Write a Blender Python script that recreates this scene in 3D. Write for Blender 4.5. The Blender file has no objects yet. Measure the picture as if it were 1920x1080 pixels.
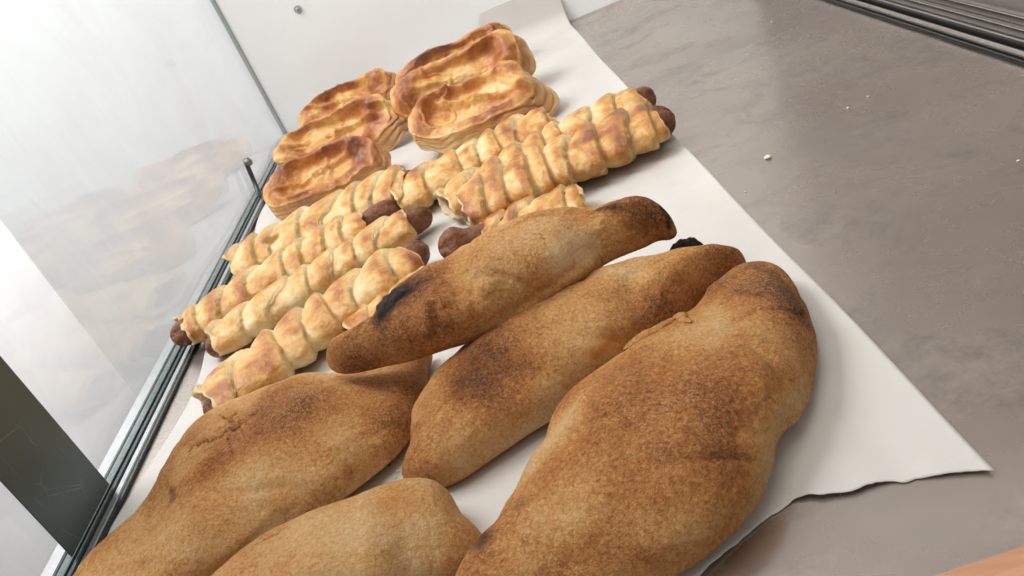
import bpy, math, random
import numpy as np
from mathutils import Matrix, Vector, noise as mnoise

random.seed(4)
SC = bpy.context.scene
COL = SC.collection

# ------------------------------------------------------------------ camera
F_PX = 1500.0
CAM_H = 0.30
Yc = np.array([-165.0, -786.0, F_PX]); Yc /= np.linalg.norm(Yc)
Zd = np.array([1158.0, 2618.0, F_PX]); Zd -= Yc * (Zd @ Yc); Zd /= np.linalg.norm(Zd)
Zc = -Zd
Xc = np.cross(Yc, Zc)
RW = np.stack([Xc, Yc, Zc])            # world = RW @ (right, down, forward)
cam_d = bpy.data.cameras.new('camera')
cam = bpy.data.objects.new('camera', cam_d)
COL.objects.link(cam)
m = Matrix.Identity(4)
for i in range(3):
    m[i][0] = RW[i][0]; m[i][1] = -RW[i][1]; m[i][2] = -RW[i][2]
m[2][3] = CAM_H
cam.matrix_world = m
cam_d.sensor_width = 36.0
cam_d.lens = 36.0 * F_PX / 1920.0
cam_d.clip_start = 0.01
cam_d.clip_end = 50
cam_d.dof.use_dof = True
cam_d.dof.focus_distance = 0.52
cam_d.dof.aperture_fstop = 32.0
SC.camera = cam

def un(u, v, z=0.0):
    """where the sight line through a measured point meets height z"""
    d = RW @ np.array([u - 960.0, v - 540.0, F_PX])
    t = (z - CAM_H) / d[2]
    return np.array([0, 0, CAM_H]) + d * t

def proj(P):
    P = np.asarray(P, float)
    q = (P - np.array([0, 0, CAM_H])) @ RW
    return q[..., :2] / q[..., 2:3] * F_PX + np.array([960.0, 540.0])

def depth(P):
    return (np.asarray(P) - np.array([0, 0, CAM_H])) @ RW[:, 2]

# ------------------------------------------------------------------ world and lamps
w = bpy.data.worlds.new('World'); SC.world = w; w.use_nodes = True
bg = w.node_tree.nodes['Background']
bg.inputs[0].default_value = (1.0, 0.965, 0.93, 1)
bg.inputs[1].default_value = 0.53
_nt = w.node_tree
_tc = _nt.nodes.new('ShaderNodeTexCoord'); _sx = _nt.nodes.new('ShaderNodeSeparateXYZ')
_cr = _nt.nodes.new('ShaderNodeValToRGB')
_cr.color_ramp.elements[0].position = 0.12; _cr.color_ramp.elements[0].color = (0.26, 0.245, 0.23, 1)
_cr.color_ramp.elements[1].position = 0.80; _cr.color_ramp.elements[1].color = (1.0, 0.96, 0.92, 1)
_nt.links.new(_tc.outputs['Generated'], _sx.inputs[0]); _nt.links.new(_sx.outputs['Z'], _cr.inputs[0])
_nt.links.new(_cr.outputs[0], bg.inputs[0])

def area(name, loc, target, size, size_y, power, col):
    l = bpy.data.lights.new(name, 'AREA'); l.shape = 'RECTANGLE'
    l.size = size; l.size_y = size_y; l.energy = power; l.color = col
    o = bpy.data.objects.new(name, l); COL.objects.link(o)
    o.location = loc
    o.rotation_euler = (Vector(target) - Vector(loc)).to_track_quat('-Z', 'Y').to_euler()
    return o
area('window_light', (-1.35, 0.95, 1.75), (0, 0.55, 0), 1.0, 1.1, 54.0, (0.97, 0.985, 1.0))
area('overhead_fill', (-0.1, 0.45, 1.6), (-0.3, 1.4, 0.1), 0.9, 0.9, 9.0, (1.0, 0.97, 0.92))  # added fill, no real fixture: brightens the back panel and near sides
area('outer_wall_fill', (-0.72, 2.65, 0.55), (-1.72, 2.65, 0.20), 2.3, 0.7, 32.0, (0.98, 0.985, 1.0))  # unseen lamp added only to whiten the wall beyond the glass
area('panel_wash_fill', (-0.75, 0.62, 1.15), (-0.62, 1.40, 0.15), 0.6, 0.5, 9.0, (0.98, 0.99, 1.0))  # extra wash added to lift the white panel, stands for no fitting

SC.view_settings.view_transform = 'Standard'
SC.view_settings.look = 'None'
SC.view_settings.exposure = 0.0
SC.view_settings.gamma = 1.0
SC.view_settings.use_curve_mapping = False
SC.cycles.max_bounces = 8
SC.cycles.transparent_max_bounces = 12
SC.cycles.use_denoising = True

# ------------------------------------------------------------------ object helpers
def empty(name, loc=(0, 0, 0)):
    o = bpy.data.objects.new(name, None); o.empty_display_size = 0.02
    COL.objects.link(o); o.location = loc
    return o

def tag(o, label=None, cat=None, group=None, kind=None):
    if label: o['label'] = label
    if cat: o['category'] = cat
    if group: o['group'] = group
    if kind: o['kind'] = kind
    return o

def make(name, V, Fc, mat, parent=None, smooth=True, attrs=None):
    V = np.asarray(V, float)
    me = bpy.data.meshes.new(name)
    off = np.zeros(3)
    if parent is not None:
        off = np.array(parent.location)
    me.from_pydata((V - off).tolist(), [], Fc if isinstance(Fc, list) else Fc.tolist())
    if smooth:
        me.polygons.foreach_set('use_smooth', [True] * len(me.polygons))
    me.update()
    if attrs:
        for k, a in attrs.items():
            at = me.attributes.new(k, 'FLOAT', 'POINT')
            at.data.foreach_set('value', np.asarray(a, np.float32))
    me.materials.append(mat)
    o = bpy.data.objects.new(name, me); COL.objects.link(o)
    if parent is not None:
        o.parent = parent
    return o

def grid_faces(n, k, wrap=True):
    """n rings of k points"""
    i = np.arange(n - 1)[:, None]; j = np.arange(k if wrap else k - 1)[None, :]
    j2 = (j + 1) % k
    return np.stack([i * k + j, i * k + j2, (i + 1) * k + j2, (i + 1) * k + j], -1).reshape(-1, 4)

def box(x0, x1, y0, y1, z0, z1, bev=0.0):
    if bev <= 0:
        V = [(x, y, z) for z in (z0, z1) for y in (y0, y1) for x in (x0, x1)]
        F = [[0, 2, 3, 1], [4, 5, 7, 6], [0, 1, 5, 4], [2, 6, 7, 3], [0, 4, 6, 2], [1, 3, 7, 5]]
        return V, F
    import bmesh
    bm = bmesh.new()
    bmesh.ops.create_cube(bm, size=1)
    for v in bm.verts:
        v.co = Vector((x0 + (v.co.x + .5) * (x1 - x0), y0 + (v.co.y + .5) * (y1 - y0), z0 + (v.co.z + .5) * (z1 - z0)))
    bmesh.ops.bevel(bm, geom=bm.edges[:], offset=bev, segments=2, affect='EDGES')
    bm.verts.index_update()
    V = [tuple(v.co) for v in bm.verts]; F = [[v.index for v in f.verts] for f in bm.faces]
    bm.free()
    return V, F

# cheap vectorised value noise ------------------------------------------------
_rs = np.random.RandomState(7)
_T = _rs.rand(64, 64, 64)
def vnoise(P, scale, seed=0):
    Q = np.asarray(P) * scale + seed * 17.31 + 100
    i = np.floor(Q).astype(int); f = Q - i
    f = f * f * f * (f * (f * 6 - 15) + 10)
    r = 0
    for dx in (0, 1):
        for dy in (0, 1):
            for dz in (0, 1):
                wgt = (f[:, 0] if dx else 1 - f[:, 0]) * (f[:, 1] if dy else 1 - f[:, 1]) * (f[:, 2] if dz else 1 - f[:, 2])
                r = r + wgt * _T[(i[:, 0] + dx) & 63, (i[:, 1] + dy) & 63, (i[:, 2] + dz) & 63]
    return r * 2 - 1
def fbm(P, scale, oct=4, seed=0, gain=0.5):
    r = 0; a = 1; t = 0
    for k in range(oct):
        r = r + a * vnoise(P, scale * 2 ** k, seed + k * 3); t += a; a *= gain
    return r / t

def pchip(x, y, xs):
    """monotone cubic interpolation"""
    x = np.asarray(x, float); y = np.asarray(y, float)
    h = np.diff(x); d = np.diff(y, axis=0) / h.reshape(-1, *([1] * (y.ndim - 1)))
    mm = np.zeros_like(y)
    mm[0] = d[0]; mm[-1] = d[-1]
    same = (d[:-1] * d[1:]) > 0
    hm = np.where(same, 2 * d[:-1] * d[1:] / np.where(same, d[:-1] + d[1:], 1), 0)
    mm[1:-1] = hm
    k = np.clip(np.searchsorted(x, xs) - 1, 0, len(x) - 2)
    hh = h[k]; t = (xs - x[k]) / hh
    if y.ndim > 1:
        t = t[:, None]; hh = hh[:, None]
    return ((2 * t**3 - 3 * t**2 + 1) * y[k] + (t**3 - 2 * t**2 + t) * hh * mm[k]
            + (-2 * t**3 + 3 * t**2) * y[k + 1] + (t**3 - t**2) * hh * mm[k + 1])

def smoothcurve(x, y, xs):
    """Catmull-Rom style"""
    x = np.asarray(x, float); y = np.asarray(y, float)
    mm = np.gradient(y, x, axis=0)
    k = np.clip(np.searchsorted(x, xs) - 1, 0, len(x) - 2)
    hh = (x[k + 1] - x[k]); t = (xs - x[k]) / hh
    t = t[:, None]; hh = hh[:, None]
    return ((2 * t**3 - 3 * t**2 + 1) * y[k] + (t**3 - 2 * t**2 + t) * hh * mm[k]
            + (-2 * t**3 + 3 * t**2) * y[k + 1] + (t**3 - t**2) * hh * mm[k + 1])

# ------------------------------------------------------------------ material helpers
def mat(name):
    mt = bpy.data.materials.new(name); mt.use_nodes = True
    nt = mt.node_tree; nt.nodes.clear()
    out = nt.nodes.new('ShaderNodeOutputMaterial')
    p = nt.nodes.new('ShaderNodeBsdfPrincipled')
    nt.links.new(p.outputs[0], out.inputs[0])
    return mt, nt, p, out
def N(nt, typ, **kw):
    n = nt.nodes.new(typ)
    for k, v in kw.items():
        if k.startswith('i_'):
            n.inputs[k[2:].replace('_', ' ')].default_value = v
        else:
            setattr(n, k, v)
    return n
def coords(nt, scale=(1, 1, 1)):
    g = N(nt, 'ShaderNodeNewGeometry')
    mp = N(nt, 'ShaderNodeMapping'); mp.inputs['Scale'].default_value = scale
    nt.links.new(g.outputs['Position'], mp.inputs['Vector'])
    return mp.outputs[0]
def ns(nt, vec, scale, detail=4, rough=0.55, dist=0.0):
    n = N(nt, 'ShaderNodeTexNoise'); n.inputs['Scale'].default_value = scale
    n.inputs['Detail'].default_value = detail; n.inputs['Roughness'].default_value = rough
    n.inputs['Distortion'].default_value = dist
    nt.links.new(vec, n.inputs['Vector'])
    return n.outputs['Fac']
def math_(nt, op, a, b=None, c=None, clamp=False):
    n = N(nt, 'ShaderNodeMath'); n.operation = op; n.use_clamp = clamp
    for i, x in enumerate((a, b, c)):
        if x is None: continue
        if isinstance(x, (int, float)): n.inputs[i].default_value = x
        else: nt.links.new(x, n.inputs[i])
    return n.outputs[0]
def ramp(nt, fac, stops, interp='LINEAR'):
    r = N(nt, 'ShaderNodeValToRGB'); cr = r.color_ramp; cr.interpolation = interp
    while len(cr.elements) < len(stops): cr.elements.new(0.5)
    for e, (p, c) in zip(cr.elements, stops):
        e.position = p; e.color = (*c, 1) if len(c) == 3 else c
    nt.links.new(fac, r.inputs[0])
    return r.outputs['Color']
def maprange(nt, x, a, b, c=0.0, d=1.0):
    n = N(nt, 'ShaderNodeMapRange'); n.clamp = True
    for i, v in enumerate((a, b, c, d)): n.inputs[i + 1].default_value = v
    nt.links.new(x, n.inputs[0]); return n.outputs[0]
def mixc(nt, fac, a, b, mode='MIX'):
    n = N(nt, 'ShaderNodeMix'); n.data_type = 'RGBA'; n.blend_type = mode
    if isinstance(fac, (int, float)): n.inputs[0].default_value = fac
    else: nt.links.new(fac, n.inputs[0])
    for i, x in ((6, a), (7, b)):
        if isinstance(x, tuple): n.inputs[i].default_value = (*x, 1)
        else: nt.links.new(x, n.inputs[i])
    return n.outputs[2]
def attr(nt, name):
    n = N(nt, 'ShaderNodeAttribute'); n.attribute_name = name
    return n.outputs['Fac']
def bump(nt, p, h, dist, strength=1.0):
    b = N(nt, 'ShaderNodeBump'); b.inputs['Distance'].default_value = dist
    b.inputs['Strength'].default_value = strength
    nt.links.new(h, b.inputs['Height']); nt.links.new(b.outputs[0], p.inputs['Normal'])

def bread_material():
    mt, nt, p, out = mat('baked_bread_crust')
    v = coords(nt)
    br = attr(nt, 'brown'); fl = attr(nt, 'flour'); og = attr(nt, 'orange'); ch = attr(nt, 'char')
    n1 = ns(nt, v, 420, 6, 0.80, 0.6)
    n2 = ns(nt, v, 70, 5, 0.6, 0.6)
    n3 = ns(nt, v, 750, 3, 0.7, 1.2)
    f = math_(nt, 'ADD', br, math_(nt, 'MULTIPLY', math_(nt, 'SUBTRACT', n1, 0.5), 1.6))
    f = math_(nt, 'ADD', f, math_(nt, 'MULTIPLY', math_(nt, 'SUBTRACT', n2, 0.5), 0.22), clamp=True)
    c = ramp(nt, f, [(0.0, (0.88, 0.61, 0.32)), (0.25, (0.79, 0.415, 0.145)), (0.5, (0.60, 0.232, 0.060)),
                     (0.75, (0.32, 0.100, 0.027)), (1.0, (0.10, 0.036, 0.015))])
    # dusting of flour caught in the crust
    sp = maprange(nt, n3, 0.50, 0.62)
    sp = math_(nt, 'MULTIPLY', sp, math_(nt, 'MULTIPLY', fl, 0.68))
    c = mixc(nt, sp, c, (0.88, 0.62, 0.30))
    pit = maprange(nt, ns(nt, v, 520, 4, 0.6), 0.60, 0.75)
    c = mixc(nt, math_(nt, 'MULTIPLY', pit, 0.45), c, (0.17, 0.065, 0.022))
    # fine pale crackle of the floured skin, and a few burnt pinpricks
    dv = N(nt, 'ShaderNodeTexNoise'); dv.inputs['Scale'].default_value = 160; nt.links.new(v, dv.inputs['Vector'])
    av = N(nt, 'ShaderNodeVectorMath'); av.operation = 'MULTIPLY_ADD'; av.inputs[1].default_value = (0.006, 0.006, 0.006)
    nt.links.new(dv.outputs['Color'], av.inputs[0]); nt.links.new(v, av.inputs[2])
    ck = N(nt, 'ShaderNodeTexVoronoi'); ck.feature = 'DISTANCE_TO_EDGE'; ck.inputs['Scale'].default_value = 230
    nt.links.new(av.outputs[0], ck.inputs['Vector'])
    ln = math_(nt, 'MULTIPLY', maprange(nt, ck.outputs['Distance'], 0.02, 0.10, 1.0, 0.0), maprange(nt, ns(nt, v, 45, 3, 0.6), 0.42, 0.62))
    c = mixc(nt, math_(nt, 'MULTIPLY', ln, 0.13), c, (0.84, 0.56, 0.28))
    pp = N(nt, 'ShaderNodeTexVoronoi'); pp.inputs['Scale'].default_value = 75; nt.links.new(v, pp.inputs['Vector'])
    sc_ = N(nt, 'ShaderNodeSeparateColor'); nt.links.new(pp.outputs['Color'], sc_.inputs[0])
    dot = math_(nt, 'MULTIPLY', maprange(nt, pp.outputs['Distance'], 0.03, 0.07, 1.0, 0.0), math_(nt, 'GREATER_THAN', sc_.outputs[0], 0.86))
    c = mixc(nt, math_(nt, 'MULTIPLY', dot, 0.85), c, (0.05, 0.018, 0.008))
    c = mixc(nt, og, c, (0.62, 0.20, 0.02))
    chn = math_(nt, 'ADD', ch, math_(nt, 'MULTIPLY', math_(nt, 'SUBTRACT', n1, 0.5), 0.55))
    c = mixc(nt, maprange(nt, chn, 0.15, 0.95), c, (0.016, 0.011, 0.009))
    nt.links.new(c, p.inputs['Base Color'])
    p.inputs['Roughness'].default_value = 0.72
    p.inputs['Specular IOR Level'].default_value = 0.22
    h = math_(nt, 'ADD', math_(nt, 'MULTIPLY', n1, 1.0), math_(nt, 'MULTIPLY', n3, 0.6))
    h = math_(nt, 'ADD', h, math_(nt, 'MULTIPLY', ns(nt, v, 130, 4, 0.6, 0.8), 0.9))
    bump(nt, p, h, 0.0024, 1.0)
    return mt
BREAD = bread_material()

def puff_material(name='flaky_puff_pastry', boat=False):
    mt, nt, p, out = mat(name)
    v = coords(nt)
    g = attr(nt, 'gold'); sm = attr(nt, 'seam')
    n1 = ns(nt, v, 150, 6, 0.65, 0.8)
    n2 = ns(nt, v, 55, 4, 0.6, 1.2)
    n3 = ns(nt, v, 700, 4, 0.6, 0.5)
    f = math_(nt, 'ADD', g, math_(nt, 'MULTIPLY', math_(nt, 'SUBTRACT', n1, 0.5), 0.55 if not boat else 0.4))
    f = math_(nt, 'ADD', f, math_(nt, 'MULTIPLY', math_(nt, 'SUBTRACT', n2, 0.5), 0.65 if not boat else 0.5), clamp=True)
    if boat:
        st = [(0.0, (0.80, 0.60, 0.33)), (0.28, (0.72, 0.42, 0.14)), (0.5, (0.56, 0.235, 0.062)),
              (0.75, (0.35, 0.110, 0.030)), (1.0, (0.17, 0.05, 0.02))]
    else:
        st = [(0.0, (0.78, 0.65, 0.40)), (0.3, (0.73, 0.52, 0.23)), (0.52, (0.64, 0.335, 0.09)),
              (0.75, (0.46, 0.175, 0.040)), (1.0, (0.25, 0.075, 0.022))]
    c = ramp(nt, f, st)
    lay = N(nt, 'ShaderNodeTexWave'); lay.inputs['Scale'].default_value = 260
    lay.inputs['Distortion'].default_value = 14; lay.inputs['Detail'].default_value = 3
    lay.inputs['Detail Scale'].default_value = 0.6
    nt.links.new(v, lay.inputs['Vector'])
    sf = math_(nt, 'MULTIPLY', sm, maprange(nt, n1, 0.25, 0.6, 0.5, 1.0))
    c = mixc(nt, sf, c, mixc(nt, math_(nt, 'MULTIPLY', lay.outputs['Fac'], 0.45), (0.80, 0.64, 0.38), (0.62, 0.40, 0.17)))
    tiny = maprange(nt, n3, 0.6, 0.78)
    c = mixc(nt, math_(nt, 'MULTIPLY', tiny, 0.3), c, (0.42, 0.17, 0.04))
    nt.links.new(c, p.inputs['Base Color'])
    nt.links.new(maprange(nt, f, 0.1, 0.8, 0.60, 0.36), p.inputs['Roughness'])
    p.inputs['Coat Weight'].default_value = 0.22 if boat else 0.14
    p.inputs['Coat Roughness'].default_value = 0.22
    p.inputs['Specular IOR Level'].default_value = 0.42
    p.inputs['Subsurface Weight'].default_value = 0.15
    p.inputs['Subsurface Radius'].default_value = (0.006, 0.003, 0.001)
    p.inputs['Subsurface Scale'].default_value = 1.0
    h = math_(nt, 'ADD', math_(nt, 'MULTIPLY', n1, 1.0), math_(nt, 'MULTIPLY', n3, 0.2))
    h = math_(nt, 'ADD', h, math_(nt, 'MULTIPLY', math_(nt, 'MULTIPLY', lay.outputs['Fac'], sm), 0.25))
    bump(nt, p, h, 0.0022, 0.75)
    return mt
PUFF = puff_material()
BOAT = puff_material('glazed_puff_pastry', True)

def simple(name, col, rough, metallic=0.0, var=0.0, vs=60, bmp=0.0, spec=0.5):
    mt, nt, p, out = mat(name)
    v = coords(nt)
    n = ns(nt, v, vs, 5, 0.6, 0.4)
    a = tuple(max(0, x * (1 - var)) for x in col); b = tuple(min(1, x * (1 + var)) for x in col)
    nt.links.new(ramp(nt, n, [(0.3, a), (0.7, b)]), p.inputs['Base Color'])
    p.inputs['Roughness'].default_value = rough; p.inputs['Metallic'].default_value = metallic
    p.inputs['Specular IOR Level'].default_value = spec
    if bmp: bump(nt, p, n, bmp)
    return mt
SAUS = simple('smoked_sausage_skin', (0.20, 0.074, 0.032), 0.40, 0, 0.45, 170, 0.003, 0.35)
CHARM = simple('charred_crust', (0.026, 0.014, 0.008), 0.5, 0, 0.6, 400, 0.003, 0.2)
WHITE = simple('white_laminate', (0.92, 0.945, 0.95), 0.3, 0, 0.02, 8)
OUTW = simple('outer_white_wall', (0.86, 0.86, 0.87), 0.8, 0, 0.05, 3)
ALU = simple('aluminium', (0.55, 0.56, 0.56), 0.28, 0.9, 0.1, 90)
GASK = simple('dark_green_gasket', (0.030, 0.042, 0.040), 0.25, 0, 0.2, 60)
BLACKM = simple('black_track', (0.022, 0.020, 0.019), 0.3, 0.2, 0.3, 80)
CHROME = simple('polished_track', (0.62, 0.60, 0.58), 0.2, 1.0, 0.06, 80)
DOORM = simple('dark_sliding_door', (0.24, 0.215, 0.20), 0.4, 0.1, 0.12, 20)
CRUMB = simple('crumb', (0.80, 0.72, 0.56), 0.8, 0, 0.2, 500)

def paper_material():
    mt, nt, p, out = mat('baking_parchment')
    v = coords(nt)
    n = ns(nt, v, 14, 4, 0.55); n2 = ns(nt, v, 420, 4, 0.65)
    c = ramp(nt, n, [(0.3, (0.61, 0.58, 0.54)), (0.7, (0.66, 0.635, 0.595))])
    gr = maprange(nt, ns(nt, v, 30, 4, 0.6), 0.56, 0.68)
    c = mixc(nt, math_(nt, 'MULTIPLY', gr, 0.22), c, (0.62, 0.55, 0.42))
    c = mixc(nt, math_(nt, 'MULTIPLY', maprange(nt, n2, 0.5, 0.7), 0.10), c, (0.60, 0.60, 0.57))
    nt.links.new(c, p.inputs['Base Color'])
    p.inputs['Roughness'].default_value = 0.5; p.inputs['Specular IOR Level'].default_value = 0.35
    h = math_(nt, 'ADD', n, math_(nt, 'MULTIPLY', n2, 0.12))
    bump(nt, p, h, 0.0015, 0.7)
    return mt
PAPER = paper_material()

def steel_material():
    mt, nt, p, out = mat('smudged_steel')
    v = coords(nt)
    big = ns(nt, v, 4, 4, 0.5, 0.6); mid = ns(nt, v, 13, 6, 0.62, 1.0)
    v2 = coords(nt, (1.0, 0.22, 1.0)); st = ns(nt, v2, 110, 5, 0.7, 0.6)
    c = ramp(nt, big, [(0.3, (0.49, 0.425, 0.38)), (0.7, (0.62, 0.55, 0.495))])
    sm = maprange(nt, mid, 0.46, 0.78)
    patch = maprange(nt, ns(nt, v, 6, 3, 0.5), 0.42, 0.56)
    c = mixc(nt, math_(nt, 'MULTIPLY', math_(nt, 'MULTIPLY', sm, patch), 0.6), c, (0.36, 0.325, 0.30))
    c = mixc(nt, math_(nt, 'MULTIPLY', maprange(nt, st, 0.60, 0.75), 0.10), c, (0.27, 0.25, 0.23))
    smr = maprange(nt, ns(nt, v, 10, 4, 0.55, 1.2), 0.51, 0.60)
    fine = maprange(nt, ns(nt, v, 60, 6, 0.8, 0.2), 0.38, 0.66)
    c = mixc(nt, math_(nt, 'MULTIPLY', math_(nt, 'MULTIPLY', smr, fine), 0.55), c, (0.27, 0.245, 0.225))
    lt = maprange(nt, ns(nt, coords(nt, (1, 1.3, 1)), 8.3, 4, 0.6, 2.5), 0.58, 0.70)
    c = mixc(nt, math_(nt, 'MULTIPLY', math_(nt, 'MULTIPLY', lt, fine), 0.30), c, (0.78, 0.74, 0.70))
    dk = maprange(nt, ns(nt, v, 210, 4, 0.7, 1.0), 0.70, 0.76)
    pz = maprange(nt, ns(nt, v, 11, 3, 0.5, 0.5), 0.56, 0.64)
    c = mixc(nt, math_(nt, 'MULTIPLY', math_(nt, 'MULTIPLY', dk, pz), 0.55), c, (0.12, 0.105, 0.095))
    nt.links.new(c, p.inputs['Base Color'])
    p.inputs['Metallic'].default_value = 0.9
    r = math_(nt, 'ADD', math_(nt, 'MULTIPLY', smr, 0.10), maprange(nt, mid, 0.35, 0.65, 0.22, 0.32))
    nt.links.new(r, p.inputs['Roughness'])
    bump(nt, p, math_(nt, 'ADD', big, math_(nt, 'MULTIPLY', st, 0.02)), 0.004, 0.12)
    return mt
STEEL = steel_material()

def glass_material():
    mt, nt, p, out = mat('clear_glass')
    nt.nodes.remove(p)
    tr = N(nt, 'ShaderNodeBsdfTransparent'); tr.inputs[0].default_value = (0.985, 0.99, 0.99, 1)
    gl = N(nt, 'ShaderNodeBsdfGlossy'); gl.inputs['Roughness'].default_value = 0.03
    fr = N(nt, 'ShaderNodeFresnel')
    gm = N(nt, 'ShaderNodeNewGeometry')      # both faces of the pane reflect alike
    nt.links.new(maprange(nt, gm.outputs['Backfacing'], 0, 1, 1.5, 1 / 1.5), fr.inputs['IOR'])
    mx = N(nt, 'ShaderNodeMixShader')
    nt.links.new(fr.outputs[0], mx.inputs[0]); nt.links.new(tr.outputs[0], mx.inputs[1]); nt.links.new(gl.outputs[0], mx.inputs[2])
    # wiped dust film on the pane
    df = N(nt, 'ShaderNodeBsdfDiffuse'); df.inputs[0].default_value = (0.9, 0.9, 0.92, 1)
    v = coords(nt, (1, 1, 0.5)); f = ns(nt, v, 9, 5, 0.6, 1.0)
    m2 = N(nt, 'ShaderNodeMixShader')
    nt.links.new(maprange(nt, f, 0.35, 0.7, 0.01, 0.09), m2.inputs[0])
    nt.links.new(mx.outputs[0], m2.inputs[1]); nt.links.new(df.outputs[0], m2.inputs[2])
    nt.links.new(m2.outputs[0], out.inputs[0])
    return mt
GLASS = glass_material()
GLEDGE = simple('green_glass_edge', (0.035, 0.075, 0.065), 0.1, 0, 0.1, 30)

def post_material():
    mt, nt, p, out = mat('scratched_dark_post')
    v = coords(nt, (1, 1, 1))
    w_ = N(nt, 'ShaderNodeTexVoronoi'); w_.feature = 'DISTANCE_TO_EDGE'; w_.inputs['Scale'].default_value = 34
    mp = ns(nt, v, 30, 4, 0.6)
    nt.links.new(v, w_.inputs['Vector'])
    l = maprange(nt, w_.outputs['Distance'], 0.0, 0.02, 1.0, 0.0)
    l = math_(nt, 'MULTIPLY', l, maprange(nt, mp, 0.5, 0.62))
    c = ramp(nt, ns(nt, v, 12, 4), [(0.3, (0.042, 0.068, 0.068)), (0.7, (0.07, 0.10, 0.10))])
    c = mixc(nt, math_(nt, 'MULTIPLY', l, 0.35), c, (0.3, 0.32, 0.30))
    nt.links.new(c, p.inputs['Base Color']); p.inputs['Roughness'].default_value = 0.35
    return mt
POST = post_material()

def wood_material():
    mt, nt, p, out = mat('orange_wood')
    v = coords(nt, (0.12, 1, 1))
    n = ns(nt, v, 160, 5, 0.6, 0.8)
    c = ramp(nt, n, [(0.3, (0.46, 0.21, 0.11)), (0.7, (0.62, 0.34, 0.21))])
    nt.links.new(c, p.inputs['Base Color']); p.inputs['Roughness'].default_value = 0.45
    return mt
WOOD = wood_material()

# ------------------------------------------------------------------ the display case
YB = 1.405
XG = -0.392
def plane_grid(x0, x1, y0, y1, nx, ny, zf):
    xs = np.linspace(x0, x1, nx); ys = np.linspace(y0, y1, ny)
    Xg, Yg = np.meshgrid(xs, ys)
    V = np.stack([Xg, Yg, zf(Xg, Yg)], -1).reshape(-1, 3)
    return V, grid_faces(ny, nx, False)
V, F = box(XG - 0.012, 0.62, 0.2, YB, -0.03, 0.0)
o = make('steel_shelf', V, F, STEEL, smooth=False)
tag(o, 'smudged brushed steel shelf floor under the paper', 'shelf', kind='structure')

# back panel with its screw
bp = empty('back_panel', (0.0, YB, 0.0))
tag(bp, 'upright white panel closing the back of the case behind the pastries', 'panel')
V, F = box(-0.93, 0.9, YB + 0.001, YB + 0.012, -1.2, 0.9)
make('board', V, F, WHITE, bp, smooth=False)
def unplane_y(u, v, y):
    d = RW @ np.array([u - 960.0, v - 540.0, F_PX]); t = y / d[1]
    return np.array([0, 0, CAM_H]) + d * t
def lathe(prof, origin, axis, n=32):
    axis = Vector(axis).normalized(); a = axis.orthogonal().normalized(); b = axis.cross(a)
    V = []
    for (r, h) in prof:
        for k in range(n):
            t = 2 * math.pi * k / n
            V.append(tuple(Vector(origin) + axis * h + a * (r * math.cos(t)) + b * (r * math.sin(t))))
    F = grid_faces(len(prof), n).tolist()
    F.append(list(range(n))); F.append(list(range((len(prof) - 1) * n, len(prof) * n))[::-1])
    return V, F
s = unplane_y(558, 17, YB)
V, F = lathe([(0.0062, 0), (0.0062, 0.002), (0.0048, 0.0032), (0.0040, 0.0022), (0.0040, 0.0020), (0.0030, 0.0035), (0.0005, 0.0042)], (s[0], YB + 0.0005, s[2]), (0, -1, 0))
make('screw_cap', V, F, simple('grey_cap', (0.42, 0.44, 0.46), 0.4), bp)

# side glass: pane in a base channel
ga = empty('side_glass', (XG, 0.8, 0.0))
tag(ga, 'clear glass side pane standing along the left edge of the shelf', 'glass pane')
V, F = box(XG - 0.006, XG, 0.05, YB - 0.001, 0.006, 0.85)
make('pane', V, F, GLASS, ga, smooth=False)
V, F = box(XG - 0.0065, XG + 0.0005, YB - 0.0008, YB + 0.0006, 0.006, 0.85)
make('pane_edge', V, F, simple('pale_glass_edge', (0.24, 0.29, 0.28), 0.2), ga, smooth=False)
V, F = box(XG - 0.0066, XG + 0.0006, 0.05, YB - 0.002, 0.0008, 0.0055)
make('bottom_edge', V, F, GLEDGE, ga, smooth=False)
ch = empty('glass_channel', (XG, 0.8, 0.0))
tag(ch, 'metal channel with dark seals holding the foot of the left glass', 'rail')
V, F = box(XG - 0.020, XG - 0.0075, 0.1, YB - 0.003, 0.0008, 0.007, 0.0008)
make('outer_strip', V, F, ALU, ch, smooth=False)
V, F = box(XG + 0.0015, XG + 0.0060, 0.1, YB - 0.003, 0.0008, 0.0045, 0.0006)
make('seal', V, F, GASK, ch, smooth=False)
V, F = box(XG + 0.0065, XG + 0.0125, 0.1, YB - 0.003, 0.0008, 0.0035, 0.0008)
make('inner_strip', V, F, ALU, ch, smooth=False)
V, F = box(XG + 0.0130, XG + 0.0170, 0.1, YB - 0.003, 0.0006, 0.0028, 0.0006)
make('inner_seal', V, F, GASK, ch, smooth=False)

# clip on the channel
cp = un(497, 355, 0.01)
ck = empty('glass_clip', (XG + 0.006, cp[1], 0.0))
tag(ck, 'small dark metal clip rising from the left rail beside the pastries', 'clip')
y = cp[1]
def bar(p, q, r, n=10):
    p = Vector(p); q = Vector(q)
    return lathe([(r, 0), (r, (q - p).length)], p, q - p, n)
V, F = bar((XG + 0.004, y, 0.003), (XG + 0.004, y + 0.02, 0.050), 0.0034)
make('stem', V, F, GASK, ck)
V, F = lathe([(0.002, -0.006), (0.006, -0.005), (0.0065, 0), (0.006, 0.004), (0.002, 0.006)], (XG + 0.006, y + 0.022, 0.050), (1, 0.2, 0.1), 14)
make('knob', V, F, simple('tarnished_metal', (0.22, 0.21, 0.19), 0.35, 0.8, 0.5, 300, 0.001), ck)

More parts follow.
